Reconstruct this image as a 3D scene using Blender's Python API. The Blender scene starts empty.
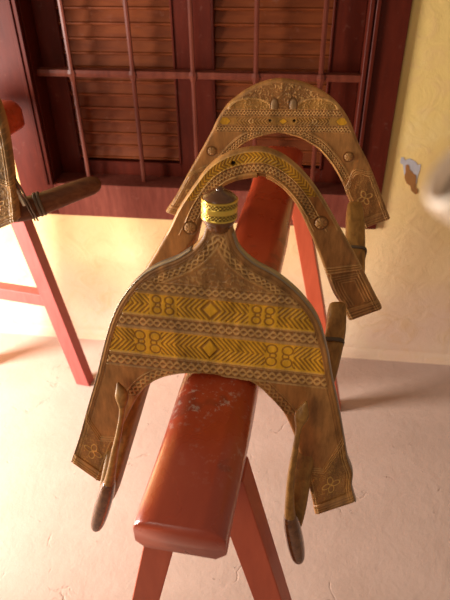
import bpy, bmesh, math, random
import numpy as np
from mathutils import Vector, Matrix
R = math.radians
sc = bpy.context.scene
col = sc.collection
D = 1.838            # distance of the wall face
BEAM = R(3.39)       # heading of the saddle stand
bd = Vector((math.sin(BEAM), math.cos(BEAM), 0)); bp = Vector((math.cos(BEAM), -math.sin(BEAM), 0))

# ---------------------------------------------------------------- materials
def mat(name):
    m = bpy.data.materials.new(name); m.use_nodes = True
    nt = m.node_tree; b = nt.nodes['Principled BSDF']
    return m, nt, b
def nd(nt, t, **kw):
    n = nt.nodes.new(t)
    for k, v in kw.items():
        if k in n.inputs: n.inputs[k].default_value = v
        else: setattr(n, k, v)
    return n
def ramp(nt, fac, stops):
    r = nt.nodes.new('ShaderNodeValToRGB'); e = r.color_ramp.elements
    while len(e) < len(stops): e.new(0.5)
    for i, (p, c) in enumerate(stops):
        e[i].position = p; e[i].color = (c[0], c[1], c[2], 1) if not isinstance(c, (int, float)) else (c, c, c, 1)
    nt.links.new(fac, r.inputs[0]); return r.outputs[0]
def noise(nt, scale, detail=4, rough=.55, stretch=None, dist=0, co='Object'):
    tc = nt.nodes.new('ShaderNodeTexCoord'); out = tc.outputs[co]
    if stretch:
        mp = nd(nt, 'ShaderNodeMapping'); mp.inputs['Scale'].default_value = stretch
        nt.links.new(out, mp.inputs[0]); out = mp.outputs[0]
    n = nd(nt, 'ShaderNodeTexNoise'); n.inputs['Scale'].default_value = scale; n.inputs['Detail'].default_value = detail
    n.inputs['Roughness'].default_value = rough; n.inputs['Distortion'].default_value = dist
    nt.links.new(out, n.inputs['Vector']); return n.outputs['Fac']
def mix(nt, fac, a, b, mode='MIX'):
    m = nt.nodes.new('ShaderNodeMix'); m.data_type = 'RGBA'; m.blend_type = mode
    for sock, v in ((m.inputs[0], fac), (m.inputs[6], a), (m.inputs[7], b)):
        if isinstance(v, bpy.types.NodeSocket): nt.links.new(v, sock)
        elif isinstance(v, (int, float)): sock.default_value = v
        else: sock.default_value = (*v, 1)
    return m.outputs[2]
def math_(nt, op, a, b=0.0, clamp=False):
    m = nt.nodes.new('ShaderNodeMath'); m.operation = op; m.use_clamp = clamp
    for s, v in ((m.inputs[0], a), (m.inputs[1], b)):
        if isinstance(v, bpy.types.NodeSocket): nt.links.new(v, s)
        else: s.default_value = v
    return m.outputs[0]
def bump(nt, b, h, strength=.3, dist=.002):
    n = nd(nt, 'ShaderNodeBump'); n.inputs['Strength'].default_value = strength; n.inputs['Distance'].default_value = dist
    nt.links.new(h, n.inputs['Height']); nt.links.new(n.outputs[0], b.inputs['Normal'])
def sety(b, rough=None, metal=None, spec=None, coat=None, crough=None):
    if rough is not None: b.inputs['Roughness'].default_value = rough
    if metal is not None: b.inputs['Metallic'].default_value = metal
    if spec is not None: b.inputs['Specular IOR Level'].default_value = spec
    if coat is not None: b.inputs['Coat Weight'].default_value = coat
    if crough is not None: b.inputs['Coat Roughness'].default_value = crough

def wood_mat(name, c1, c2, rough=.4, stretch=(1, 8, 1), scale=14, coat=0.0, bstr=.15, spec=.5):
    m, nt, b = mat(name)
    n = noise(nt, scale, 6, .6, stretch, .6)
    nt.links.new(ramp(nt, n, [(.3, c1), (.7, c2)]), b.inputs['Base Color'])
    bump(nt, b, n, bstr, .001); sety(b, rough, spec=spec, coat=coat, crough=.12)
    return m
def carved_mat():
    m, nt, b = mat('carved_wood')
    a = nd(nt, 'ShaderNodeAttribute'); a.attribute_name = 'paint'
    n = noise(nt, 60, 5, .65, (1, .25, .25)); n2 = noise(nt, 9, 4, .6)
    c = mix(nt, 1.0, a.outputs['Color'], ramp(nt, n, [(.28, (.50, .47, .42)), (.5, (1.0, .98, .95)), (.72, (1.5, 1.45, 1.4))]), 'MULTIPLY')
    c = mix(nt, 1.0, c, ramp(nt, n2, [(.3, (.8, .78, .76)), (.7, (1.15, 1.1, 1.05))]), 'MULTIPLY')
    nt.links.new(c, b.inputs['Base Color'])
    nt.links.new(ramp(nt, n2, [(.3, .36), (.7, .55)]), b.inputs['Roughness'])
    bump(nt, b, n, .5, .0008); sety(b, spec=.32)
    return m
M = {}
M['carved'] = carved_mat()
M['dark_wood'] = wood_mat('polished_dark_wood', (.085, .028, .009), (.20, .075, .024), .24, (3, 3, 3), 30, .35, .25, .4)
M['bar_wood'] = wood_mat('brown_bar_wood', (.20, .085, .018), (.42, .20, .045), .45, (4, 1, 4), 22, 0, .6, .28)
M['old_wood'] = wood_mat('old_brown_wood', (.075, .022, .007), (.15, .050, .016), .5, (1, 6, 6), 16, 0, .5, .2)

def red_varnish():
    m, nt, b = mat('red_varnish')
    n = noise(nt, 5, 5, .6, (3, 1, 3)); sp = noise(nt, 90, 6, .75); sp2 = noise(nt, 12, 3, .6)
    c = ramp(nt, n, [(.3, (.34, .035, .009)), (.72, (.45, .062, .018))])
    # scuffs: pale specks where saddles rub, along the first stretch of the beam
    tc = nd(nt, 'ShaderNodeTexCoord'); sx = nd(nt, 'ShaderNodeSeparateXYZ'); nt.links.new(tc.outputs['Object'], sx.inputs[0])
    band = math_(nt, 'SUBTRACT', 1.0, math_(nt, 'MULTIPLY', math_(nt, 'ABSOLUTE', math_(nt, 'SUBTRACT', sx.outputs['Y'], .19)), 7.0), True)
    k = math_(nt, 'MULTIPLY', ramp(nt, sp, [(.55, 0), (.61, 1)]), ramp(nt, sp2, [(.42, 0), (.6, 1)]))
    k = math_(nt, 'MULTIPLY', math_(nt, 'MULTIPLY', k, band), .75)
    c = mix(nt, k, c, (.55, .38, .30))
    w = math_(nt, 'MULTIPLY', ramp(nt, sp2, [(.62, 0), (.66, 1)]), .35)
    c = mix(nt, w, c, (.10, .02, .008))
    nt.links.new(c, b.inputs['Base Color'])
    nt.links.new(ramp(nt, sp2, [(.3, .22), (.7, .42)]), b.inputs['Roughness'])
    bump(nt, b, math_(nt, 'ADD', noise(nt, 25, 4), k), .2, .0015); sety(b, spec=.55, coat=.45, crough=.15)
    return m
M['red'] = red_varnish()
def plain_red(name, c1, c2, rough=.45, stretch=(6, 6, 1), worn=.10, spec=.3):
    m, nt, b = mat(name)
    n = noise(nt, 10, 5, .6, stretch); d = noise(nt, 40, 5, .7)
    c = ramp(nt, n, [(.3, c1), (.7, c2)])
    c = mix(nt, math_(nt, 'MULTIPLY', ramp(nt, d, [(.6, 0), (.7, 1)]), worn), c, (.4, .22, .16))
    nt.links.new(c, b.inputs['Base Color']); bump(nt, b, n, .15, .001); sety(b, rough, spec=spec)
    return m
M['leg'] = plain_red('orange_red_paint', (.42, .066, .026), (.50, .088, .036))
M['lit_leg'] = plain_red('lit_pink_red_paint', (.30, .060, .050), (.38, .085, .07))  # second leg red, with the pink light on the left stand put into it
M['frame'] = plain_red('maroon_gloss_paint', (.055, .0065, .0025), (.08, .010, .0038), .42, spec=.14)
M['sill'] = plain_red('dusty_lit_maroon_paint', (.12, .024, .014), (.18, .045, .027), .6, spec=.15)  # maroon lightened by sill dust and by the light falling there, both in colour
M['louvre'] = plain_red('rust_brown_paint', (.105, .021, .005), (.155, .035, .008), .5, (1, 6, 6), spec=.14)
M['iron'] = plain_red('painted_iron', (.085, .015, .007), (.14, .030, .014), .4, spec=.25)

def brass():
    m, nt, b = mat('engraved_brass')
    a = nd(nt, 'ShaderNodeAttribute'); a.attribute_name = 'paint'
    nt.links.new(a.outputs['Color'], b.inputs['Base Color']); sety(b, .28, .9)
    bump(nt, b, noise(nt, 60, 3), .1, .0005)
    return m
M['brass'] = brass()
def simple(name, c, rough=.5, metal=0.0):
    m, nt, b = mat(name)
    n = noise(nt, 30, 4)
    nt.links.new(ramp(nt, n, [(.3, tuple(x * .85 for x in c)), (.7, tuple(min(1, x * 1.12) for x in c))]), b.inputs['Base Color'])
    sety(b, rough, metal); bump(nt, b, n, .15, .001); return m
M['edge_glint'] = simple('worn_edge_glint', (.30, .23, .16), .30, .6)  # metallic sheen put in for the highlight on the worn edge
M['cord'] = simple('leather_cord', (.10, .06, .03), .6)
M['pale_cord'] = simple('pale_fibre', (.75, .66, .5), .8)
M['pale'] = simple('pale_worn_surface', (.60, .46, .34), .5)
M['hollow'] = simple('dark_hollow', (.03, .014, .008), .7)
M['chip_grey'] = simple('exposed_grey_undercoat', (.40, .36, .36), .9)
M['chip_brown'] = simple('exposed_brown_mud', (.27, .105, .022), .95)

def plaster():
    m, nt, b = mat('limewash_plaster')
    n1 = noise(nt, 3, 6, .6); n2 = noise(nt, 14, 6, .65, None, 1.2); n3 = noise(nt, 120, 4, .6)
    tc = nd(nt, 'ShaderNodeTexCoord'); sx = nd(nt, 'ShaderNodeSeparateXYZ'); nt.links.new(tc.outputs['Object'], sx.inputs[0])
    h = math_(nt, 'ADD', sx.outputs['Z'], math_(nt, 'MULTIPLY', math_(nt, 'SUBTRACT', n1, .5), .5))
    base = ramp(nt, h, [(.12, (.66, .45, .32)), (.38, (.68, .46, .25)), (.75, (.68, .45, .17)), (1.0, (.64, .44, .15))])
    c = mix(nt, ramp(nt, n2, [(.5, 0), (.68, .45)]), base, (.60, .36, .17))
    c = mix(nt, ramp(nt, n1, [(.5, 0), (.7, .35)]), c, (.76, .64, .42))
    # rising damp and dirt just above the floor
    dirt = math_(nt, 'MULTIPLY', ramp(nt, math_(nt, 'ADD', sx.outputs['Z'], math_(nt, 'MULTIPLY', n2, .06)), [(.03, 1), (.10, 0)]), .35)
    c = mix(nt, dirt, c, (.42, .24, .14))
    nt.links.new(c, b.inputs['Base Color']); sety(b, .85, spec=.2)
    bump(nt, b, math_(nt, 'ADD', math_(nt, 'MULTIPLY', n2, 1.0), math_(nt, 'MULTIPLY', n3, .12)), .5, .005)
    return m
M['plaster'] = plaster()
def cement():
    m, nt, b = mat('pink_cement')
    n1 = noise(nt, 3.5, 6, .6); n2 = noise(nt, 45, 6, .7); n3 = noise(nt, 11, 4, .6, None, .8)
    tc = nd(nt, 'ShaderNodeTexCoord')
    wv = nd(nt, 'ShaderNodeTexNoise'); wv.inputs['Scale'].default_value = 5; wv.inputs['Detail'].default_value = 6
    nt.links.new(tc.outputs['Object'], wv.inputs['Vector'])
    v = mix(nt, .25, tc.outputs['Object'], wv.outputs['Color'])
    vo = nd(nt, 'ShaderNodeTexVoronoi'); vo.feature = 'DISTANCE_TO_EDGE'; vo.inputs['Scale'].default_value = 2.6
    nt.links.new(v, vo.inputs['Vector'])
    crack = ramp(nt, vo.outputs['Distance'], [(.0, 1), (.010, 0)])
    crack = math_(nt, 'MULTIPLY', crack, ramp(nt, n3, [(.52, 0), (.64, 1)]))
    pit = math_(nt, 'MULTIPLY', ramp(nt, n2, [(.63, 0), (.70, 1)]), ramp(nt, n3, [(.54, 0), (.62, 1)]))
    c = ramp(nt, n1, [(.3, (.41, .275, .215)), (.7, (.47, .325, .262))])
    c = mix(nt, math_(nt, 'MULTIPLY', crack, .35), c, (.30, .17, .12))
    c = mix(nt, math_(nt, 'MULTIPLY', pit, .5), c, (.36, .19, .10))
    nt.links.new(c, b.inputs['Base Color']); sety(b, .7, spec=.3)
    hh = math_(nt, 'SUBTRACT', math_(nt, 'ADD', math_(nt, 'MULTIPLY', n2, .25), math_(nt, 'MULTIPLY', n3, .3)), math_(nt, 'ADD', math_(nt, 'MULTIPLY', crack, .28), math_(nt, 'MULTIPLY', pit, .8)))
    bump(nt, b, hh, .8, .007)
    return m
M['cement'] = cement()

# ---------------------------------------------------------------- helpers
def link(name, me, m, parent=None, smooth=False):
    o = bpy.data.objects.new(name, me); col.objects.link(o)
    if m: me.materials.append(m)
    if smooth:
        for p in me.polygons: p.use_smooth = True
    if parent:
        o.parent = parent
    return o
def empty(name, loc, rz=0, label=None, cat=None, group=None, kind=None):
    o = bpy.data.objects.new(name, None); col.objects.link(o); o.empty_display_size = .05
    o.location = loc; o.rotation_euler = (0, 0, rz)
    if label: o['label'] = label
    if cat: o['category'] = cat
    if group: o['group'] = group
    if kind: o['kind'] = kind
    return o
def bm_obj(name, bm, m, parent=None, smooth=False, bevel=0, seg=2):
    if bevel:
        bmesh.ops.bevel(bm, geom=list(bm.edges), offset=bevel, segments=seg, affect='EDGES', profile=.5)
    bmesh.ops.recalc_face_normals(bm, faces=bm.faces)
    me = bpy.data.meshes.new(name); bm.to_mesh(me); bm.free()
    return link(name, me, m, parent, smooth)
def box(bm, x0, x1, y0, y1, z0, z1):
    v = [bm.verts.new(p) for p in ((x0, y0, z0), (x1, y0, z0), (x1, y1, z0), (x0, y1, z0), (x0, y0, z1), (x1, y0, z1), (x1, y1, z1), (x0, y1, z1))]
    for f in ((0, 3, 2, 1), (4, 5, 6, 7), (0, 1, 5, 4), (1, 2, 6, 5), (2, 3, 7, 6), (3, 0, 4, 7)): bm.faces.new([v[i] for i in f])
def prism(bm, poly, a, b_, axis='y'):
    """extrude a 2D outline between a and b_ along axis"""
    def P(u, v, t): return {'y': (u, t, v), 'x': (t, u, v), 'z': (u, v, t)}[axis]
    A = [bm.verts.new(P(u, v, a)) for u, v in poly]; B_ = [bm.verts.new(P(u, v, b_)) for u, v in poly]
    n = len(poly); bm.faces.new(A[::-1]); bm.faces.new(B_)
    for i in range(n): bm.faces.new((A[i], A[(i + 1) % n], B_[(i + 1) % n], B_[i]))
def catmull(P, n):
    """smooth curve through points (rows), n samples evenly by length"""
    P = np.asarray(P, float); k = len(P)
    Q = np.vstack([2 * P[0] - P[1], P, 2 * P[-1] - P[-2]]); out = []
    m = 24
    for i in range(k - 1):
        t = np.linspace(0, 1, m, endpoint=(i == k - 2))[:, None]
        a, b, c, d = Q[i], Q[i + 1], Q[i + 2], Q[i + 3]
        out.append(.5 * (2 * b + (c - a) * t + (2 * a - 5 * b + 4 * c - d) * t ** 2 + (3 * b - a - 3 * c + d) * t ** 3))
    out = np.vstack(out)
    L = np.r_[0, np.cumsum(np.linalg.norm(np.diff(out, axis=0), axis=1))]
    s = np.linspace(0, L[-1], n)
    return np.stack([np.interp(s, L, out[:, j]) for j in range(out.shape[1])], 1)
def sweep(bm, pts, radii, side, n=24, steps=40, power=2.0, carve=None):
    """tube of super-elliptic section along a smooth path; radii = (a,b) per key point, a along 'side'"""
    key = np.hstack([np.asarray(pts, float), np.asarray(radii, float)])
    K = catmull(key, steps); P = K[:, :3]; r = K[:, 3:]
    T = np.gradient(P, axis=0); rings = []
    for i in range(steps):
        t = Vector(T[i]).normalized(); s = Vector(side); s = (s - t * s.dot(t)).normalized(); w = t.cross(s)
        ring = []
        for j in range(n):
            a = 2 * math.pi * j / n; ca, sa = math.cos(a), math.sin(a)
            e = 2 / power
            x = math.copysign(abs(ca) ** e, ca) * r[i][0]; y = math.copysign(abs(sa) ** e, sa) * r[i][1]
            k = 1.0 if carve is None else carve(i / (steps - 1), a)
            ring.append(bm.verts.new(Vector(P[i]) + s * x * k + w * y * k))
        rings.append(ring)
    for A, B_ in zip(rings, rings[1:]):
        for j in range(n): bm.faces.new((A[j], A[(j + 1) % n], B_[(j + 1) % n], B_[j]))
    bm.faces.new(rings[0][::-1]); bm.faces.new(rings[-1])
def round_ends(pts, radii, k=.0):
    return pts, radii

# ---------------------------------------------------------------- setting
bm = bmesh.new(); box(bm, -3.2, 2.2, -1.6, D + .3, -.08, 0)
fl = bm_obj('floor', bm, M['cement']); fl['kind'] = 'structure'
WX0, WX1, WZ0, WZ1 = -.875, .195, .722, 1.86
bm = bmesh.new()
box(bm, -3.2, WX0, D, D + .3, 0, 2.5); box(bm, WX1, 2.2, D, D + .3, 0, 2.5)
box(bm, WX0, WX1, D, D + .3, 0, WZ0); box(bm, WX0, WX1, D, D + .3, WZ1, 2.5)
# plaster swelling beside the lower corner of the casing and the soft cove at the floor
prism(bm, [(D + .01, 0), (D - .022, 0), (D - .012, .012), (D - .004, .03), (D + .01, .06)], -3.2, 2.2, 'x')
wl = bm_obj('wall_back', bm, M['plaster']); wl['kind'] = 'structure'
def blob(name, pts, y, dep, m, parent):
    bm = bmesh.new(); rnd = random.Random(5); P = []
    n = len(pts)
    for i in range(n):
        a, b_ = pts[i], pts[(i + 1) % n]
        P.append(a); P.append(((a[0] + b_[0]) / 2 + rnd.uniform(-1, 1) * .0012, (a[1] + b_[1]) / 2 + rnd.uniform(-1, 1) * .0012))
    prism(bm, P, y - dep, y + .001, 'y'); return bm_obj(name, bm, m, parent)
CHG = [(0.3373, 0.8626), (0.3446, 0.8641), (0.3504, 0.8536), (0.3667, 0.8605), (0.3828, 0.8517), (0.3937, 0.8395), (0.4029, 0.8430), (0.4046, 0.8272), (0.4017, 0.8045), (0.4022, 0.7751), (0.3945, 0.7682), (0.3715, 0.7804), (0.3554, 0.8059), (0.3472, 0.8377), (0.3374, 0.8437)]
CHB = [(0.3559, 0.8380), (0.3644, 0.8396), (0.3714, 0.8226), (0.3842, 0.8103), (0.3941, 0.8042), (0.3992, 0.7750), (0.3986, 0.7617), (0.4093, 0.7522), (0.4105, 0.7388), (0.4033, 0.7351), (0.3890, 0.7479), (0.3832, 0.7644), (0.3697, 0.7737), (0.3593, 0.7930), (0.3602, 0.8125)]
blob('flaked_paint', CHG, D, .0012, M['chip_grey'], wl)
blob('flaked_paint', CHB, D, .0020, M['chip_brown'], wl)

# window: casing, shutters, iron grille
win = empty('window_1', ((WX0 + WX1) / 2, D, WZ0), kind='structure')
def wobj(name, bm, m, parent=None, **k):
    o = bm_obj(name, bm, m, None, **k)
    off = Vector(win.location)
    o.data.transform(Matrix.Translation(-off)); o.parent = parent or win
    return o
bm = bmesh.new(); yf = D - .014
def casing(bm, x0, x1, z0, z1): box(bm, x0, x1, yf, D - .001, z0, z1)
casing(bm, -.995, -.868, .60, 1.98); casing(bm, .192, .292, .60, 1.98)
casing(bm, -.868, .192, 1.86, 1.98)
for x0, x1 in ((-.893, -.881), (-.876, -.864), (.178, .190), (.196, .208)):
    box(bm, x0, x1, yf - .010, yf + .004, .722, 1.90)                  # raised moulding beads
box(bm, WX0 + .0005, -.862, D - .001, D + .2, .728, 1.86); box(bm, .18, WX1 - .0005, D - .001, D + .2, .728, 1.86)   # reveal linings
box(bm, WX0 + .0005, WX1 - .0005, D + .2, D + .21, .7225, 1.86)
wobj('window_frame', bm, M['frame'], bevel=.0015, seg=1)
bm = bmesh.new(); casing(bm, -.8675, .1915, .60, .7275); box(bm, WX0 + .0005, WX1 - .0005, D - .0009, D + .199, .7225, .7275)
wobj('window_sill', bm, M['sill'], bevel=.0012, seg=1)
SY = 1.915
def shutter(x0, x1, lx0, lx1):
    bm = bmesh.new(); z0, z1 = .7285, 1.855
    box(bm, x0, lx0, SY, SY + .03, z0, z1); box(bm, lx1, x1, SY, SY + .03, z0, z1)
    box(bm, lx0, lx1, SY, SY + .03, z0, .776); box(bm, lx0, lx1, SY, SY + .03, 1.81, z1)
    for a, b_ in ((lx0, lx0 + .007), (lx1 - .007, lx1)): box(bm, a, b_, SY - .004, SY + .02, .776, 1.81)
    box(bm, lx0, lx1, SY - .004, SY + .02, .776, .782)
    s = wobj('shutter', bm, M['frame'], bevel=.0012, seg=1)
    bm = bmesh.new(); z = .790
    while z < 1.80:
        p = .0445
        prism(bm, [(SY + .004, z), (SY + .001, z + .003), (SY + .001, z + .007), (SY + .006, z + .010), (SY + .017, z + p - .001), (SY + .025, z + p - .001), (SY + .02, z)], lx0 + .006, lx1 - .006, 'x')
        z += p
    o = wobj('louvre_slats', bm, M['louvre'], parent=s)
    return s
shutter(-.861, -.349, -.789, -.409); shutter(-.345, .179, -.287, .088)
GY = 1.868
for x in (-.745, -.541, -.344, -.144, .058):
    bm = bmesh.new()
    P = [(x, GY, z) for z in (.7285, .9, 1.065, 1.085, 1.10, 1.115, 1.135, 1.4, 1.6, 1.859)]
    rr = [(.0075, .006)] * 2 + [(.0075, .006), (.010, .009), (.014, .012), (.010, .009), (.0075, .006)] + [(.0075, .006)] * 3
    sweep(bm, P, rr, (1, 0, 0), 8, 90, 4)
    wobj('grille_bar', bm, M['iron'])
for zc in (1.10, 1.50):
    bm = bmesh.new(); box(bm, -.8615, .1795, GY + .0125, GY + .0185, zc - .012, zc + .012)
    box(bm, -.8615, .1795, GY - .004, GY + .0125, zc - .003, zc + .003) if False else None
    wobj('cross_bar', bm, M['iron'], bevel=.001, seg=1)
    bm = bmesh.new(); sweep(bm, [(-.8615, GY, zc), (-.4, GY, zc), (-.1, GY, zc), (.1795, GY, zc)], [(.012, .0065)] * 4, (0, 0, 1), 8, 30, 4)
    wobj('cross_bar', bm, M['iron'])

# ---------------------------------------------------------------- sawhorses
def beam_profile(w, h, r):
    pts = [(-w / 2 + .012, -h), (w / 2 - .012, -h), (w / 2, -h + .012)]
    for k in range(9):
        a = math.pi / 2 * k / 8; pts.append((w / 2 - r + r * math.cos(a), -r * .72 + r * .72 * math.sin(a)))
    for k in range(9):
        a = math.pi / 2 * k / 8; pts.append((-w / 2 + r - r * math.sin(a), -r * .72 + r * .72 * math.cos(a)))
    pts.append((-w / 2, -h + .012))
    return pts
def sawhorse(root, w, h, L, r, trestles, top, half_top, slope, facew=.056, lm='leg'):
    bm = bmesh.new(); prof = beam_profile(w, h, r); n = len(prof)
    ys = [(0, .965), (.0015, .985), (.005, 1.0)] + [(y, 1.0) for y in np.linspace(.03, L - .03, 40)] + [(L - .010, 1.0), (L - .004, .965), (L, .90)]
    rings = []
    cz = -h / 2; rnd = random.Random(3)
    for y, s in ys:
        rings.append([bm.verts.new((u * s + (s == 1) * .0008 * math.sin(y * 23 + v * 60), y, top + cz + (v - cz) * s)) for u, v in prof])
    for A, B_ in zip(rings, rings[1:]):
        for j in range(n): bm.faces.new((A[j], A[(j + 1) % n], B_[(j + 1) % n], B_[j]))
    bm.faces.new(rings[0]); bm.faces.new(rings[-1][::-1])
    b = bm_obj('beam', bm, M['red'], root, smooth=True)
    zt = top - h
    for y in trestles:
        for s in (-1, 1):
            o0 = half_top; o1 = half_top + slope * zt
            bm = bmesh.new(); poly = [(s * (o0 - facew), zt - .0005), (s * o0, zt - .0005), (s * o1, 0.0005), (s * (o1 - facew), 0.0005)]
            if s < 0: poly = poly[::-1]
            prism(bm, poly, y, y + .045, 'y')
            bm_obj('leg', bm, M[lm], root, bevel=.0015, seg=1)
        zs = .37; oo = half_top + slope * (zt - zs) - facew + .003
        bm = bmesh.new(); box(bm, -oo, oo, y + .004, y + .046, zs, zs + .05); bm_obj('stretcher', bm, M[lm], root, bevel=.0015, seg=1)
    return b
# main stand: beam 1.0 m high
o0 = bp * (-.133) + bd * .364
stand = empty('sawhorse', (o0.x, o0.y, 0), -BEAM, 'dark red wooden sawhorse carrying the carved saddle in the centre, glossy rounded beam', 'sawhorse', 'red wooden saddle stands')
sawhorse(stand, .116, .058, 1.20, .032, (.116, 1.156), .994, .059, .218, .050)
lh = empty('sawhorse', (-1.150, .52, 0), R(-8), 'red wooden sawhorse at the left edge, one splayed leg and the beam end in view', 'sawhorse', 'red wooden saddle stands')
sawhorse(lh, .25, .085, 1.215, .045, (.08, 1.06), 1.060, .100, .155, .056, 'lit_leg')

# ---------------------------------------------------------------- saddle carving
def sst(a, b, x):
    t = np.clip((x - a) / (b - a), 0, 1); return t * t * (3 - 2 * t)
def line(d, w): return 1 - sst(w * .5, w, np.abs(d))
WOOD = np.array((.38, .180, .052)); WOODL = np.array((.58, .33, .11)); WOODD = np.array((.20, .085, .024))
GOLD = np.array((.70, .37, .022)); GOLDD = np.array((.26, .11, .015)); OCH = np.array((.45, .25, .05)); RUST = np.array((.40, .13, .025))
class Face:
    def __init__(s, shape): s.h = np.zeros(shape); s.c = np.zeros(shape + (3,)) + WOOD
    def paint(s, m, c): s.c = s.c * (1 - m[..., None]) + np.asarray(c) * m[..., None]
    def add(s, m, h): s.h = s.h + m * h
def braid(F, a, b, half, pitch, region, light=WOODL, dark=WOODD, hh=.0013):
    inb = region * (np.abs(b) < half)
    F.paint(inb * .55, dark); F.add(inb, -hh * .8)
    k = 2 * np.pi * a / pitch; A = half * .5
    d1 = np.abs(b - A * np.sin(k)); d2 = np.abs(b + A * np.sin(k))
    m = np.maximum(1 - sst(half * .16, half * .34, d1), 1 - sst(half * .16, half * .34, d2)) * inb
    F.paint(m * .9, light); F.add(m, hh * 1.5)
    e = line(np.abs(b) - half, .0018) * region
    F.add(e, hh); F.paint(e * .6, light)
def chevrons(F, a, b, half, region, pitch, tip=1.0, gold=GOLD):
    """a: distance along from the motif, b: across; region painted gold with engraved V lines"""
    F.paint(region, gold); F.add(region, .0003)
    ph = (a + tip * np.abs(b)) / pitch
    g = 1 - sst(.16, .30, np.abs(ph - np.round(ph)))
    g = g * region * (np.abs(b) < half * .90)
    F.paint(g * .85, GOLDD); F.add(g, -.0011)
def swirl(u, v, k=1.0):
    x, y = u * 430 * k, v * 430 * k
    f = np.sin(x + 2.1 * np.sin(y * .8 + 1.3 * np.sin(x * .45))) + np.sin(y * 1.1 + 2.3 * np.sin(x * .7 - 1.1 * np.sin(y * .5)))
    return 1 - sst(.12, .42, np.abs(f))
def ringm(u, v, cu, cv, r, w): return line(np.hypot(u - cu, v - cv) - r, w)
def disc(u, v, cu, cv, r, soft=.0008): return 1 - sst(r - soft, r + soft, np.hypot(u - cu, v - cv))
def quatre(F, u, v, cu, cv, r, c=GOLDD, h=-.001):
    m = np.zeros_like(u)
    for sx in (-1, 1):
        for sy in (-1, 1):
            m = np.maximum(m, ringm(u, v, cu + sx * r * .62, cv + sy * r * .60, r * .42, .0017))
        m = np.maximum(m, line(np.hypot((u - cu - sx * r * .5), (v - cv)) - r * .25, .0015))
    F.paint(m * .85, c); F.add(m, h)
def boss(F, u, v, cu, cv, r):
    d = np.hypot(u - cu, v - cv) / r
    m = (d < 1) * 1.0; F.h = np.where(d < 1.0, .0035 * np.sqrt(np.clip(1 - d * d, 0, 1)) + .001, F.h)
    F.paint(m * .25, WOODL); g = ringm(u, v, cu, cv, r * 1.12, .002); F.paint(g * .8, WOODD); F.add(g, -.001)
    ang = np.arctan2(v - cv, u - cu); F.add(m * (np.cos(ang * 8) > .6) * (d > .35), -.0008)
    F.paint(m * (np.cos(ang * 8) > .6) * (d > .35) * .5, WOODD)

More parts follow.
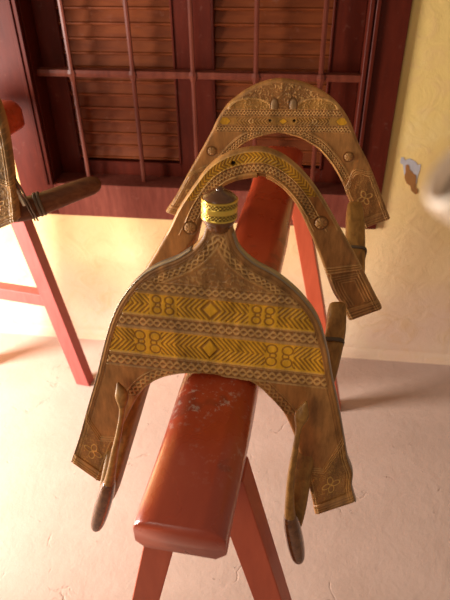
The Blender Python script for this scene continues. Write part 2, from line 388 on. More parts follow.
def arch_mesh(name, root, O, fr, pairs, fn, N, S, thick, edge=None):
    """board between an outer and an inner edge curve; carved front towards -n"""
    K = catmull(np.asarray(pairs, float), N)
    out, inn = K[:, :2], K[:, 2:]; mid = (out + inn) / 2
    L = np.r_[0, np.cumsum(np.linalg.norm(np.diff(mid, axis=0), axis=1))]
    s = np.linspace(0, 1, S)
    s = s[None, :, None]
    P = inn[:, None] * (1 - s) + out[:, None] * s
    u, v = P[..., 0], P[..., 1]
    w = np.linalg.norm(out - inn, axis=1)[:, None]; s2 = s[..., 0]
    din = s2 * w; dout = (1 - s2) * w
    # perpendicular distance to the outer edge for slanted rulings
    a = L[:, None] - L[-1] / 2 + 0 * din; e = np.minimum(L, L[-1] - L)[:, None] + 0 * din
    to = np.gradient(out, axis=0); to /= np.linalg.norm(to, axis=1)[:, None] + 1e-9
    rul = (out - inn) / (w + 1e-9); sn = np.abs(to[:, 0] * rul[:, 1] - to[:, 1] * rul[:, 0])[:, None]
    dperp = dout * np.clip(sn, .25, 1)
    def near(curve, V):
        st = max(1, len(curve) // 420); c = curve[::st]; Lc = np.r_[0, np.cumsum(np.linalg.norm(np.diff(curve, axis=0), axis=1))][::st]
        Q = V.reshape(-1, 2); dist = np.empty(len(Q)); arc = np.empty(len(Q))
        for k in range(0, len(Q), 8000):
            q = Q[k:k + 8000]; d2 = ((q[:, None] - c[None]) ** 2).sum(-1); j = d2.argmin(1); dist[k:k + 8000] = np.sqrt(d2[np.arange(len(q)), j])
            # refine along the tangent so the arc length varies smoothly
            j0 = np.clip(j, 1, len(c) - 2); tg = c[j0 + 1] - c[j0 - 1]; tg /= np.linalg.norm(tg, axis=1)[:, None] + 1e-9
            off_ = ((q - c[j]) * tg).sum(1); arc[k:k + 8000] = Lc[j] + off_
            dist[k:k + 8000] = np.sqrt(np.clip(dist[k:k + 8000] ** 2 - off_ ** 2, 0, None))
        return dist.reshape(V.shape[:2]), arc.reshape(V.shape[:2])
    dperp, ao = near(out, P); din2, ai = near(inn, P)
    din = din2
    F = Face(u.shape); Lo = np.r_[0, np.cumsum(np.linalg.norm(np.diff(out, axis=0), axis=1))]; F.ao = ao; F.ai = ai; fn(F, u, v, a, e, din, dperp, s2 + 0 * din, w + 0 * din)
    r = .006
    for dd in (din, dperp, e):
        x = np.clip(1 - dd / r, 0, 1); F.h -= r * .8 * (1 - np.sqrt(np.clip(1 - x * x, 0, 1)))
    l, up, n = (np.array(q) for q in fr)
    O = np.array(O) - np.array(root.location)
    W = O + u[..., None] * l + v[..., None] * up - F.h[..., None] * n
    back = lambda q: O + q[:, :1] * l + q[:, 1:] * up + thick * n
    bi, bo = back(inn), back(out)
    nv = N * S; V = np.vstack([W.reshape(-1, 3), bi, bo])
    idx = np.arange(nv).reshape(N, S)
    f = np.stack([idx[:-1, :-1], idx[:-1, 1:], idx[1:, 1:], idx[1:, :-1]], -1).reshape(-1, 4)
    i = np.arange(N - 1); B1 = nv + i; B2 = nv + N + i
    f2 = np.vstack([np.stack([B1, B1 + 1, B2 + 1, B2], 1), np.stack([idx[:-1, 0], idx[1:, 0], B1 + 1, B1], 1), np.stack([B2, B2 + 1, idx[1:, -1], idx[:-1, -1]], 1)])
    faces = f.tolist() + f2.tolist() + [[*idx[0, :].tolist()[::-1], nv, nv + N], [*idx[-1, :].tolist(), nv + 2 * N - 1, nv + N - 1]]
    me = bpy.data.meshes.new(name); me.from_pydata(V.tolist(), [], faces); me.update()
    ca = me.color_attributes.new('paint', 'FLOAT_COLOR', 'POINT')
    C = np.ones((len(V), 4)); C[:, :3] = WOOD; C[:nv, :3] = F.c.reshape(-1, 3)
    ca.data.foreach_set('color', C.ravel())
    bm = bmesh.new(); bm.from_mesh(me); bmesh.ops.recalc_face_normals(bm, faces=bm.faces); bm.to_mesh(me); bm.free()
    for p in me.polygons: p.use_smooth = True
    try: me.set_sharp_from_angle(angle=R(50))
    except Exception: pass
    ob = link(name, me, M['carved'], root)
    return ob

def leg_panel(F, u, v, e, s, w, top, kind, qh):
    m = (e < top) * 1.0
    if kind == 'notch':
        ln = top + .55 * w * (np.abs(s - .42) - .1) * 1.3
    elif kind == 'ogee':
        ln = top + .012 * np.cos((s - .5) * 2 * np.pi * 1.0)
    else:
        ln = top + 0 * s
    m = (e < ln) * 1.0
    F.add(m, -.0012); F.paint(m * .35, WOODD)
    for k, ww in ((0, .0022), (.006, .0016), (.011, .0014)):
        g = line(e - ln - k, ww); F.add(g, .0016); F.paint(g * .8, WOODL)
    q = np.clip(1, 0, 1)
    g = line(s * w - .008, .0018) * m; F.add(g, .001); F.paint(g * .6, WOODL)
    for k in (.006, .010):
        g = line((1 - s) * w - k, .0016) * m; F.add(g, .001); F.paint(g * .6, WOODL)
    b = (e < .026) * 1.0; F.add(b, .0022); F.paint(b * .3, WOODL)
    for k in (.005, .011, .017):
        g = line(e - k, .0014); F.add(g, -.0012); F.paint(g * .6, WOODD)
    if kind == 'rect':
        for k in (.006, .011, .016, .021):
            dd = np.minimum(np.minimum(s * w, (1 - s) * w) - k, ln - e - k - .002 + 0 * s)
            g = line(dd, .0016) * m * (e > .03); F.add(g, .0011); F.paint(g * .5, WOODL)
    else:
        x = (s - .5) * w; y = e - qh; g = np.zeros_like(x)
        for an in (0, 1):
            xx, yy = (x, y) if an == 0 else (y, x)
            for sx in (-1, 1):
                g = np.maximum(g, line(np.hypot(xx - sx * .0095, yy * 1.5) - .0080, .0019))
        g = np.maximum(g, swirl(u, v, 1.4) * .5 * (np.hypot(x, y) > .017) * (e > .028))
        g = g * m; F.add(g, .0012); F.paint(g * .9, (.66, .38, .10))

def face_front(F, u, v, a, e, din, dout, s, w):
    vc = v + .15 * u * u * 0
    g = sst(.004, .006, dout)
    legs = (v < -.001) * 1.0
    # upper field
    up = (v > .154) * 1.0
    sw = swirl(u, v, .8) * up * (dout > .028); F.paint(up * .3, WOODD); F.add(sw, .0009); F.paint(sw * .55, WOODL)
    braid(F, F.ao, dout - .0165, .0062, .018, up * (v < .232) * (dout < .0235), hh=.0013)
    q = line(dout - .0245, .0016) * up; F.add(q, .001); F.paint(q * .4, WOODL)
    # rim line
    for k in (.006, .0095):
        q = line(dout - k, .0016); F.add(q, -.001); F.paint(q * .5, WOODD)
    inside = (dout > .009) * 1.0
    braid(F, u, v - .1445, .0085, .020, inside * (v < .154) * (v > .134))
    braid(F, u, v - .0848, .0098, .021, inside * (v < .0955) * (v > .073))
    braid(F, u, v - .0112, .0108, .022, inside * (v < .0235) * (v > -.001))
    for lo, hi, q1, q2, c0 in ((.097, .1345, -.080, .062, -.012), (.0255, .0725, -.105, .090, -.012)):
        vm = (lo + hi) / 2; half = (hi - lo) / 2; reg = inside * (v > lo) * (v < hi) * 1.0
        b = v - vm; x = u - c0
        lim1, lim2 = q1 - c0, q2 - c0
        A = np.where(x < lim1, -(x - lim1), np.where(x > lim2, x - lim2, np.abs(x)))
        tip = np.where((x < lim1) | (x > lim2), -1.0, 1.0)
        nearq = (np.abs(x - lim1) < .020) | (np.abs(x - lim2) < .020)
        neard = (np.abs(x) / .012 + np.abs(b) / (half * .72)) < 1.0
        F.paint(reg, GOLD)
        ph = (A + tip * np.abs(b) * .85) / .0072
        gl = (1 - sst(.17, .30, np.abs(ph - np.round(ph)))) * reg * (~nearq) * (~neard) * (np.abs(b) < half * .86)
        F.paint(gl * .85, GOLDD); F.add(gl, -.0011)
        d = line(np.abs(x) / .012 * .010 + np.abs(b) / (half * .72) * .010 - .010, .0018) * reg; F.paint(d * .8, GOLDD); F.add(d, -.001)
        for qq in (q1, q2):
            quatre(F, u, v, qq, vm, half * .78)
        for q in (lo, hi):
            t = line(v - q, .0016) * inside; F.add(t, .0012); F.paint(t * .6, WOODL)
    # inner arch braid, from below the bands to the leaf tips
    reg = (v < -.0) * (v > -.058) * (din < .024) * (np.abs(u) > .03) * 1.0
    dd = din * .86
    braid(F, F.ai, din - .0115, .0080, .019, reg)
    F.paint(legs * (u > 0) * sst(.03, .05, dout) * .35, RUST)
    leg_panel(F, u, v, e, s, w, .098, 'notch', .060)

def face_middle(F, u, v, a, e, din, dout, s, w):
    gy = (v > -.036) * (s > .56) * (s < .93) * 1.0
    A = np.abs(a + .005); half = .37 * w / 2
    F.paint(gy, GOLD * .9); b = (s - .745) * w
    ph = (A + np.abs(b) * .9) / .0062
    g = (1 - sst(.18, .32, np.abs(ph - np.round(ph)))) * gy * (np.abs(b) < half * .9)
    F.paint(g * .8, GOLDD); F.add(g, -.001)
    rs = (v < -.036) * (v > -.09) * (s > .56) * (s < .9) * 1.0; F.paint(rs * .5 * (u > 0), RUST)
    reg = (v > -.076) * 1.0
    b = (s - .37) * w; braid(F, a, b, .0085, .015, reg * (np.abs(b) < .0095))
    for q in (.16, .56, .93):
        t = line((s - q) * w, .0015) * (v > -.1); F.add(t, .0011); F.paint(t * .5, WOODL)
    boss(F, u, v, .106, -.084, .0105); boss(F, u, v, -.124, -.086, .0105)
    hd = disc(u, v, -.040, .0275, .0034); F.paint(hd, (.01, .006, .004)); F.add(hd, -.008)
    # the joint of the two halves at the crown of the inner lip
    j = (np.abs(u - .006) < .0075) * (s < .2); F.paint(j * .7, WOODD); F.add(j * 1.0, -.007)
    leg_panel(F, u, v, e, s, w, .105, 'rect', .06)

def face_rear(F, u, v, a, e, din, dout, s, w):
    uc = u - .012
    up = (v > .053) * (dout > .006) * 1.0
    sw = swirl(u, v, .95) * up; F.add(sw, .0010); F.paint(up * .45, WOODD); F.paint(sw * .75, WOODL)
    for sx in (-1, 1):
        el = np.hypot((uc - sx * .070) / .045, (v - .053) / .022)
        m = (el < 1) * (v > .053); F.paint(m * .5, OCH); g = line((el - 1) * .022, .0024) * (v > .053); F.add(g, .0018); F.paint(g * .7, WOODL)
        t = np.hypot((uc - sx * .020) / .0085, (v - .060) / .0155); m = (t < 1) * (v > .053) * 1.0
        F.h = np.where(m > 0, .004 * np.sqrt(np.clip(1 - t * t, 0, 1)), F.h); F.paint(m * .8, (.30, .19, .09))
        q = line((t - 1) * .010, .0018) * (v > .053); F.add(q, -.001); F.paint(q * .8, WOODD)
    ins = (dout > .006) * 1.0
    braid(F, u, v - .0445, .0075, .0135, ins * (v > .036) * (v < .053))
    braid(F, u, v - .0105, .0075, .0135, ins * (v > .0028) * (v < .0185))
    mid = ins * (v > .0195) * (v < .0345) * 1.0; F.paint(mid * .6, OCH)
    b = v - .027; ph = (np.abs(uc) + np.abs(b)) / .007
    g = (1 - sst(.16, .3, np.abs(ph - np.round(ph)))) * mid * (np.abs(uc) > .03) * (np.abs(uc) < .1); F.paint(g * .7, WOODD); F.add(g, -.0008)
    dm = (np.abs(uc) / .010 + np.abs(b) / .007) < 1; F.paint(dm * mid, GOLD); dl = line((np.abs(uc) / .010 + np.abs(b) / .007 - 1) * .006, .0014) * mid; F.paint(dl * .8, WOODD)
    for sx in (-1, 1):
        cell = (np.abs(uc - sx * .126) + np.abs(b) < .014) * mid; F.paint(cell * 1.0, GOLD * .9)
        q = line(np.abs(uc - sx * .126) + np.abs(b) - .014, .0016) * mid; F.paint(q * .8, WOODD)
        q = ringm(u, v, .012 + sx * .068, .027, .0045, .002); F.paint(q * .7, WOODL); F.add(q, .0008)
        hd = disc(u, v, .010 + sx * .026, .028, .0029); F.paint(hd, (.01, .006, .004)); F.add(hd, -.008)
    reg = (v < .003) * (e > .14) * 1.0
    braid(F, F.ai, din - .0115, .0070, .0135, reg * (din < .020) * (np.abs(u) > .03))
    for k in (.0035, .021):
        q = line(din - k, .0015) * reg; F.add(q, .001); F.paint(q * .5, WOODL)
    boss(F, u, v, -.143, -.040, .0095); boss(F, u, v, .160, -.050, .0095)
    leg_panel(F, u, v, e, s, w, .125, 'ogee', .075)

def away(fr): return [fr[0], fr[1], tuple(-x for x in fr[2])]
P1 = [(-0.2553, -0.2331, -0.2067, -0.2753), (-0.2313, -0.1627, -0.1817, -0.2001), (-0.2138, -0.1043, -0.1601, -0.1423), (-0.1925, -0.0359, -0.1420, -0.0971), (-0.1798, 0.0096, -0.1288, -0.0674), (-0.1674, 0.0526, -0.1165, -0.0469), (-0.1561, 0.0857, -0.1013, -0.0295), (-0.1428, 0.1143, -0.0812, -0.0157), (-0.1251, 0.1411, -0.0584, -0.0065), (-0.1049, 0.1633, -0.0414, -0.0027), (-0.0825, 0.1789, -0.0290, -0.0009), (-0.0596, 0.1912, -0.0199, -0.0002), (-0.0397, 0.2067, -0.0137, -0.0001), (-0.0260, 0.2248, -0.0092, 0.0000), (-0.0197, 0.2428, -0.0061, 0.0001), (-0.0045, 0.2459, 0.0000, 0.0000), (0.0103, 0.2489, 0.0061, -0.0010), (0.0146, 0.2358, 0.0107, -0.0023), (0.0234, 0.2138, 0.0184, -0.0031), (0.0435, 0.1952, 0.0320, -0.0031), (0.0709, 0.1816, 0.0487, -0.0045), (0.0935, 0.1661, 0.0660, -0.0155), (0.1162, 0.1447, 0.0790, -0.0293), (0.1377, 0.1149, 0.0923, -0.0433), (0.1556, 0.0677, 0.1060, -0.0615), (0.1694, 0.0170, 0.1164, -0.0829), (0.1841, -0.0301, 0.1298, -0.1173), (0.2041, -0.1044, 0.1464, -0.1711), (0.2139, -0.1403, 0.1557, -0.1978), (0.2258, -0.1702, 0.1639, -0.2281), (0.2293, -0.2029, 0.1710, -0.2545), (0.2411, -0.2376, 0.1785, -0.2842)]
P2 = [(-0.2663, -0.2629, -0.2068, -0.2893), (-0.2507, -0.2328, -0.1896, -0.2537), (-0.2371, -0.2038, -0.1721, -0.2208), (-0.2208, -0.1734, -0.1491, -0.1457), (-0.1985, -0.1410, -0.1344, -0.1298), (-0.1648, -0.0906, -0.1130, -0.0985), (-0.1408, -0.0499, -0.0950, -0.0589), (-0.1110, -0.0108, -0.0787, -0.0318), (-0.0836, 0.0206, -0.0619, -0.0153), (-0.0553, 0.0390, -0.0425, -0.0063), (-0.0227, 0.0483, -0.0203, -0.0015), (0.0052, 0.0489, -0.0000, 0.0000), (0.0246, 0.0439, 0.0150, -0.0032), (0.0472, 0.0314, 0.0265, -0.0097), (0.0755, 0.0048, 0.0447, -0.0254), (0.1045, -0.0356, 0.0647, -0.0531), (0.1387, -0.0982, 0.0835, -0.0947), (0.1666, -0.1494, 0.1051, -0.1519), (0.1931, -0.2038, 0.1281, -0.2208), (0.2067, -0.2328, 0.1456, -0.2537), (0.2223, -0.2629, 0.1628, -0.2893)]
P3 = [(-0.2580, -0.1908, -0.1954, -0.2145), (-0.2329, -0.1534, -0.1673, -0.1649), (-0.1972, -0.0909, -0.1330, -0.1004), (-0.1670, -0.0399, -0.1074, -0.0600), (-0.1450, -0.0011, -0.0850, -0.0357), (-0.1308, 0.0268, -0.0695, -0.0232), (-0.1107, 0.0566, -0.0520, -0.0141), (-0.0809, 0.0816, -0.0324, -0.0073), (-0.0480, 0.1003, -0.0151, -0.0028), (-0.0094, 0.1114, 0.0000, -0.0000), (0.0247, 0.1104, 0.0131, -0.0008), (0.0560, 0.1032, 0.0306, -0.0046), (0.0966, 0.0847, 0.0527, -0.0110), (0.1302, 0.0583, 0.0729, -0.0219), (0.1571, 0.0223, 0.0959, -0.0373), (0.1810, -0.0251, 0.1276, -0.0736), (0.2104, -0.0738, 0.1540, -0.1157), (0.2359, -0.1242, 0.1744, -0.1594), (0.2726, -0.1995, 0.2143, -0.2252)]
O1, FR1 = (-0.0988, 0.6209, 0.9980), [(0.99928, -0.01841, -0.03303), (0.03450, 0.08658, 0.99565), (-0.01547, -0.99607, 0.08716)]
O2, FR2 = (-0.0624, 0.8953, 1.1955), [(0.99715, 0.04221, 0.06255), (-0.06595, 0.08461, 0.99423), (0.03668, -0.99552, 0.08716)]
O3, FR3 = (-0.0460, 1.2249, 1.1528), [(0.99802, 0.06296, 0.00000), (-0.00330, 0.05223, 0.99863), (0.06288, -0.99665, 0.05234)]
FR1, FR2, FR3 = away(FR1), away(FR2), away(FR3)
sad = empty('camel_saddle', (O1[0], O1[1] + .1, 1.0), 0,
            'carved camel saddle with yellow chevron bands and brass-banded pommel on the central red beam', 'saddle')
off = Vector(sad.location)
def sobj(name, bm, m, parent=None, smooth=True, **k):
    o = bm_obj(name, bm, m, None, smooth, **k); o.data.transform(Matrix.Translation(-off)); o.parent = parent or sad; return o
front = arch_mesh('front_arch', sad, O1, FR1, P1, face_front, 1100, 190, .016)
front['label'] = 'broad front arch board with two yellow chevron bands'
midl = arch_mesh('middle_arch', sad, O2, FR2, P2, face_middle, 760, 70, .020)
midl['label'] = 'slender middle arch with one curved yellow band'
rear = arch_mesh('rear_arch', sad, O3, FR3, P3, face_rear, 800, 110, .018)
rear['label'] = 'rear arch board with scrollwork crown'

# added strip carrying the highlight of the glossy worn outer edge, front arch
def local(O, fr, u, v, n):
    l, up, nn = (np.array(q) for q in fr); return tuple((np.array(O) + u * l + v * up + n * nn).tolist())
for rng in ((0, 13), (17, len(P1))):
    bm = bmesh.new()
    pts = [local(O1, FR1, p[0], p[1], .0085) for p in P1[rng[0]:rng[1]]]
    sweep(bm, pts, [(.0022, .0135)] * len(pts), FR1[2] if False else (0, .0, .0001) if False else (1e-3, 0, 0) if False else FR1[2], 8, 120, 3) if False else None
    # side vector = board normal; radius a lies along the thickness
    sweep(bm, pts, [(.0072, .0012)] * len(pts), FR1[2], 12, 140, 3)
    sobj('edge_glint_strip', bm, M['edge_glint'])

# pommel: wooden collar and dome with an engraved brass band
def lathe(prof, n, carvefn=None):
    V = []; C = []
    for i, (r, z) in enumerate(prof):
        for j in range(n):
            a = 2 * math.pi * j / n; rr, c = (r, (.75, .5, .12)) if carvefn is None else carvefn(r, z, a)
            V.append((rr * math.cos(a), rr * math.sin(a), z)); C.append((*c, 1))
    F = []
    for i in range(len(prof) - 1):
        for j in range(n): F.append((i * n + j, i * n + (j + 1) % n, (i + 1) * n + (j + 1) % n, (i + 1) * n + j))
    F.append(tuple(range(n))[::-1]); F.append(tuple((len(prof) - 1) * n + j for j in range(n)))
    return V, F, C
def lathe_obj(name, prof, n, m, parent, carvefn=None, mtx=None):
    V, F, C = lathe(prof, n, carvefn); me = bpy.data.meshes.new(name); me.from_pydata(V, [], F); me.update()
    ca = me.color_attributes.new('paint', 'FLOAT_COLOR', 'POINT'); ca.data.foreach_set('color', np.array(C).ravel())
    if mtx is not None: me.transform(mtx)
    bm = bmesh.new(); bm.from_mesh(me); bmesh.ops.recalc_face_normals(bm, faces=bm.faces); bm.to_mesh(me); bm.free()
    for p in me.polygons: p.use_smooth = True
    try: me.set_sharp_from_angle(angle=R(40))
    except Exception: pass
    return link(name, me, m, parent)
base = Vector(local(O1, FR1, -.0045, .2445, .008)) - off
kfr = Matrix(((FR1[0][0], FR1[2][0], FR1[1][0], base.x), (FR1[0][1], FR1[2][1], FR1[1][1], base.y), (FR1[0][2], FR1[2][2], FR1[1][2], base.z), (0, 0, 0, 1)))
knob = lathe_obj('pommel_knob', [(.010, -.010), (.015, -.006), (.0165, -.002), (.019, .002), (.0215, .006), (.022, .010), (.0205, .0105), (.0205, .036), (.0215, .0365), (.0205, .039), (.016, .0425), (.011, .045), (.0055, .047), (.005, .049), (.004, .0505), (.001, .0515)], 48, M['dark_wood'], sad, mtx=kfr)
def engr(r, z, a):
    g = 0.0
    for zc in (.0165, .0305):
        d = abs(z - zc)
        if abs(abs(z - zc) - .0032) < .0005: g = .7
        if d < .0028 and (abs((z - zc) - .0019 * math.sin(a * 15)) < .0009 or abs((z - zc) + .0019 * math.sin(a * 15)) < .0009): g = 1.0
    c = np.array((.88, .58, .10)) * (1 - g) + np.array((.10, .06, .02)) * g
    return r - .0004 * g, tuple(c)
lathe_obj('brass_band', [(.0206, .0104), (.0232, .0106)] + [(.0234, .0108 + .0252 * k / 60) for k in range(61)] + [(.0232, .0362), (.0206, .0364)], 256, M['brass'], knob, engr, kfr)

# front hooks: leaf tip, slim stem and rounded polished toe; side bars running back and up to the next arch
def hook(pts, sidev):
    bm = bmesh.new()
    rr = [(.0012, .002), (.0105, .0085), (.0045, .0048), (.0046, .006), (.0056, .008), (.0072, .010), (.0092, .012), (.0105, .012), (.0105, .012), (.006, .008)]
    k = 8
    sweep(bm, pts[:10], rr, sidev, 24, 120, 2.2)
    o = sobj('front_hook', bm, M['bar_wood'])
    bm = bmesh.new()
    a_, b_ = Vector(pts[6]), Vector(pts[10])
    P = [a_.lerp(b_, t) for t in (-.12, -.04, .15, .4, .65, .85, .97, 1.02)]
    sweep(bm, P, [(.003, .004), (.0095, .013), (.0128, .016), (.0138, .017), (.0135, .017), (.0115, .015), (.0070, .009), (.0012, .002)], sidev, 28, 60, 2.2)
    t = sobj('toe', bm, M['dark_wood'], o)
    return o
def bar(pts, rr, sidev=(1, 0, 0)):
    bm = bmesh.new(); sweep(bm, pts, rr, sidev, 28, 90, 4.2)
    return sobj('side_bar', bm, M['bar_wood'])
def tie(c, d, a, b_, parent, sidev=(1, 0, 0), m='cord', t=.003):
    """a cord ring round a bar at c, bar direction d, half sizes a, b_"""
    bm = bmesh.new(); c = Vector(c); d = Vector(d).normalized(); s = Vector(sidev); s = (s - d * s.dot(d)).normalized(); w = d.cross(s)
    N, k = 40, 8; rings = []
    for i in range(N):
        an = 2 * math.pi * i / N; ca, sa = math.cos(an), math.sin(an); e = 2 / 4.2
        x = math.copysign(abs(ca) ** e, ca); y = math.copysign(abs(sa) ** e, sa)
        p = c + s * x * a + w * y * b_; nrm = (s * x * b_ + w * y * a).normalized()
        rings.append([bm.verts.new(p + nrm * t * math.cos(q * 2 * math.pi / k) * .7 + d * t * 1.3 * math.sin(q * 2 * math.pi / k)) for q in range(k)])
    for i in range(N):
        A, B_ = rings[i], rings[(i + 1) % N]
        for q in range(k): bm.faces.new((A[q], A[(q + 1) % k], B_[(q + 1) % k], B_[q]))
    return sobj('cord', bm, M[m], parent)

hr = hook([(.0355, .5890, .9925), (.0305, .583, .9700), (.0272, .575, .949), (.0245, .562, .918), (.0212, .549, .872), (.0222, .540, .82), (.0250, .535, .785), (.0310, .530, .745), (.0380, .529, .712), (.0440, .530, .680), (.0465, .532, .668)], (1, 0, 0))
hl = hook([(-.2490, .603, .9860), (-.2435, .596, .9660), (-.2428, .586, .944), (-.2475, .572, .912), (-.2555, .562, .878), (-.2650, .553, .835), (-.2725, .549, .805), (-.2830, .546, .768), (-.2960, .542, .728), (-.3060, .540, .697), (-.3100, .541, .683)], (1, 0, 0))
for h_, c in ((hr, None), (hl, None)): h_['label'] = 'slim hook with a leaf tip and a polished rounded toe'
b1r = bar([(.036, .552, .72), (.036, .570, .760), (.045, .640, .85), (.072, .735, .915), (.0865, .80, .945), (.0885, .842, .972), (.0885, .850, .977)],
          [(.004, .008), (.014, .022), (.018, .026), (.019, .027), (.0175, .025), (.0155, .022), (.010, .014)])
tie((.0822, .783, .940), (.02, .75, .45), .0182, .0262, b1r)
b1l = bar([(-.296, .560, .715), (-.288, .580, .750), (-.272, .650, .82), (-.253, .735, .89), (-.230, .80, .935), (-.222, .842, .968), (-.221, .850, .974)],
          [(.004, .008), (.014, .022), (.018, .026), (.019, .027), (.0175, .025), (.0155, .022), (.010, .014)])
b2r = bar([(.126, .922, .925), (.1265, .932, .929), (.129, .99, .950), (.1335, 1.08, .978), (.1345, 1.13, .992), (.1345, 1.178, 1.003), (.1345, 1.187, 1.005)],
          [(.006, .008), (.018, .022), (.021, .024), (.020, .023), (.019, .022), (.0165, .020), (.010, .012)])
tie((.132, 1.045, .967), (.03, .9, .35), .0220, .0250, b2r)
b2l = bar([(-.230, .906, .895), (-.231, .920, .905), (-.228, 1.0, .945), (-.224, 1.08, .975), (-.222, 1.13, .99), (-.221, 1.178, 1.0), (-.221, 1.187, 1.002)],
          [(.006, .008), (.018, .022), (.021, .024), (.020, .023), (.019, .022), (.0165, .020), (.010, .012)])

# ---------------------------------------------------------------- second saddle, mostly beyond the left edge
PL = [(0.0853, -0.2162, 0.1675, -0.2544), (0.0742, -0.1371, 0.1556, -0.1771), (0.0662, -0.0681, 0.1479, -0.1168), (0.0613, -0.0099, 0.1432, -0.0533), (0.0630, 0.0409, 0.1469, -0.0063), (0.0760, 0.0851, 0.1622, 0.0283), (0.1124, 0.1217, 0.1860, 0.0477), (0.1824, 0.1387, 0.2323, 0.0566), (0.2024, 0.1387, 0.1524, 0.0566), (0.2723, 0.1217, 0.1988, 0.0477), (0.3088, 0.0851, 0.2225, 0.0283), (0.3218, 0.0409, 0.2379, -0.0063), (0.3235, -0.0099, 0.2416, -0.0533), (0.3186, -0.0681, 0.2368, -0.1168), (0.3105, -0.1371, 0.2291, -0.1771), (0.2994, -0.2162, 0.2172, -0.2544)]
def face_left(F, u, v, a, e, din, dout, s, w):
    F.paint(1 + 0 * u, (.16, .095, .035)); sw = swirl(u, v, .35); F.paint(sw * .35, WOODL); F.add(sw, .0006)
    for k in (.006, .011):
        q = line(dout - k, .0018); F.add(q, .001); F.paint(q * .5, WOODL)
    leg_panel(F, u, v, e, s, w, .10, 'ogee', .06)
sad2 = empty('camel_saddle', (-.92, 1.10, 1.05), 0, 'partly visible leather-brown camel saddle at the left edge, blunt dark side bar pointing right', 'saddle')
off2 = Vector(sad2.location)
ang = R(14); FR = [(math.cos(ang) * math.cos(R(14)), -math.sin(R(14)), math.sin(ang)), None, None]
lx = Vector(FR[0]).normalized(); upv = Vector((-math.sin(ang), .05, math.cos(ang))); upv = (upv - lx * upv.dot(lx)).normalized(); nv = upv.cross(lx)
nv = -nv if nv.y < 0 else nv
corner = Vector((-.6185, 1.08, .9800))
Oc = corner - lx * .2726 + upv * .1995
FRL = (tuple(lx), tuple(upv), tuple(nv))
a2 = arch_mesh('rear_arch', sad2, (-.92, 1.08, 1.2), [(1, 0, 0), (0, 0, 1), (0, 1, 0)], PL, face_left, 500, 60, .026)
def sobj2(name, bm, m, parent=None, **k):
    o = bm_obj(name, bm, m, None, True, **k); o.data.transform(Matrix.Translation(-off2)); o.parent = parent or sad2; return o
bm = bmesh.new()
sweep(bm, [(-.690, 1.115, .985), (-.680, 1.118, .986), (-.6225, 1.130, .990), (-.572, 1.155, 1.0), (-.520, 1.180, 1.0135), (-.478, 1.2, 1.0235), (-.462, 1.208, 1.0275), (-.456, 1.211, 1.029)],
      [(.010, .012), (.024, .024), (.0265, .022), (.0245, .021), (.0225, .020), (.021, .018), (.014, .012), (.003, .004)], (0, 0, 1), 28, 90, 2.6)
lb = sobj2('side_bar', bm, M['old_wood'])
off, sad_keep = off2, sad
bm = bmesh.new()
for dx in (0, .007):
    sweep(bm, [(-.6275 + dx, 1.098, 1.105), (-.617 + dx, 1.098, 1.092), (-.606 + dx, 1.10, 1.055), (-.600 + dx, 1.106, 1.018), (-.598 + dx, 1.125, .965)], [(.0022, .0022)] * 5, (1, 0, 0), 8, 40)
sobj2('cord', bm, M['cord'], lb)
bm = bmesh.new()
sweep(bm, [(-.625, 1.10, 1.100), (-.6165, 1.10, 1.07), (-.609, 1.102, 1.04), (-.6045, 1.108, 1.012)], [(.0022, .0022)] * 4, (1, 0, 0), 8, 30)
sweep(bm, [(-.628, 1.104, 1.095), (-.6215, 1.104, 1.065), (-.614, 1.106, 1.035), (-.609, 1.110, 1.010)], [(.0018, .0018)] * 4, (1, 0, 0), 8, 30)
sobj2('fibre_strand', bm, M['pale_cord'], lb)
bm = bmesh.new(); c = Vector((-.592, 1.145, .996)); d = Vector((1, .45, .2)).normalized(); s_ = Vector((0, 0, 1)); s_ = (s_ - d * s_.dot(d)).normalized(); w_ = d.cross(s_)
for o_ in (0, .008):
    rings = []
    for i in range(40):
        an = 2 * math.pi * i / 40; p = c + d * o_ + s_ * math.cos(an) * .0275 + w_ * math.sin(an) * .0235; nr = (s_ * math.cos(an) + w_ * math.sin(an))
        rings.append([bm.verts.new(p + nr * .0025 * math.cos(q * math.pi / 4) + d * .0035 * math.sin(q * math.pi / 4)) for q in range(8)])
    for i in range(40):
        for q in range(8): bm.faces.new((rings[i][q], rings[i][(q + 1) % 8], rings[(i + 1) % 40][(q + 1) % 8], rings[(i + 1) % 40][q]))
sobj2('cord', bm, M['cord'], lb)

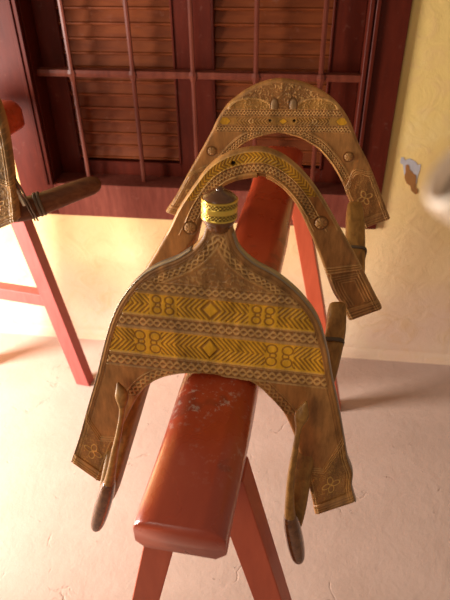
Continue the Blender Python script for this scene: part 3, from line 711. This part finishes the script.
# ---------------------------------------------------------------- blurred object close to the lens at the right edge
HC, HA = Vector((0.0452, 0.1614, 1.5308)), Vector((-0.8160, -0.1321, 0.5627))
hd = empty('wooden_handle', HC - HA * .09, 0, 'out-of-focus pale rounded handle with a dark hollow end, jutting in at the right edge', 'handle')
mt = Matrix.Translation(HA * .09) @ HA.to_track_quat('Z', 'Y').to_matrix().to_4x4()
lathe_obj('handle_body', [(.0125, -.09), (.0120, -.05), (.0115, -.02), (.0118, -.008), (.0117, -.003), (.0108, .0), (.0092, .0008), (.0080, -.002), (.0076, -.006)], 48, M['pale'], hd, mtx=mt)
lathe_obj('hollow_end', [(.0075, -.0130), (.0075, -.0050), (.005, -.0066), (.002, -.0075)], 32, M['hollow'], hd, mtx=mt)

# ---------------------------------------------------------------- light
def area(name, loc, target, sx, sy, power, colr):
    l = bpy.data.lights.new(name, 'AREA'); l.shape = 'RECTANGLE'; l.size = sx; l.size_y = sy; l.energy = power; l.color = colr
    o = bpy.data.objects.new(name, l); col.objects.link(o); o.location = loc
    o.rotation_euler = (Vector(target) - Vector(loc)).to_track_quat('-Z', 'Y').to_euler(); return o
area('doorway_daylight', (-2.15, .85, .85), (-.2, 1.6, .25), .6, 1.0, 160, (1.0, .96, .90))
area('open_door_behind', (-1.3, -1.5, 2.0), (0, .8, .9), 1.0, 1.6, 17, (1.0, .90, .76))
w = bpy.data.worlds.new('World'); sc.world = w; w.use_nodes = True
bg = w.node_tree.nodes['Background']; bg.inputs[0].default_value = (1.0, .80, .62, 1); bg.inputs[1].default_value = .27

# ---------------------------------------------------------------- camera
cd = bpy.data.cameras.new('camera'); cam = bpy.data.objects.new('camera', cd); col.objects.link(cam)
p, yaw, roll = R(36.22), R(-7.76), R(-1.03)
f = Vector((math.sin(yaw) * math.cos(p), math.cos(yaw) * math.cos(p), -math.sin(p)))
r = Vector((math.cos(yaw), -math.sin(yaw), 0)); u = r.cross(f)
r2 = r * math.cos(roll) + u * math.sin(roll); u2 = -r * math.sin(roll) + u * math.cos(roll)
cam.matrix_world = Matrix(((r2.x, u2.x, -f.x, 0), (r2.y, u2.y, -f.y, 0), (r2.z, u2.z, -f.z, 1.6), (0, 0, 0, 1)))
cd.sensor_fit = 'VERTICAL'; cd.sensor_height = 36; cd.lens = 573 / 600 * 36; cd.clip_start = .01
cd.dof.use_dof = True; cd.dof.focus_distance = 1.0; cd.dof.aperture_fstop = 6.3
sc.camera = cam
vs = sc.view_settings; vs.view_transform = 'Standard'; vs.look = 'None'; vs.gamma = 1; vs.exposure = 0.0
try: vs.use_curve_mapping = False
except Exception: pass
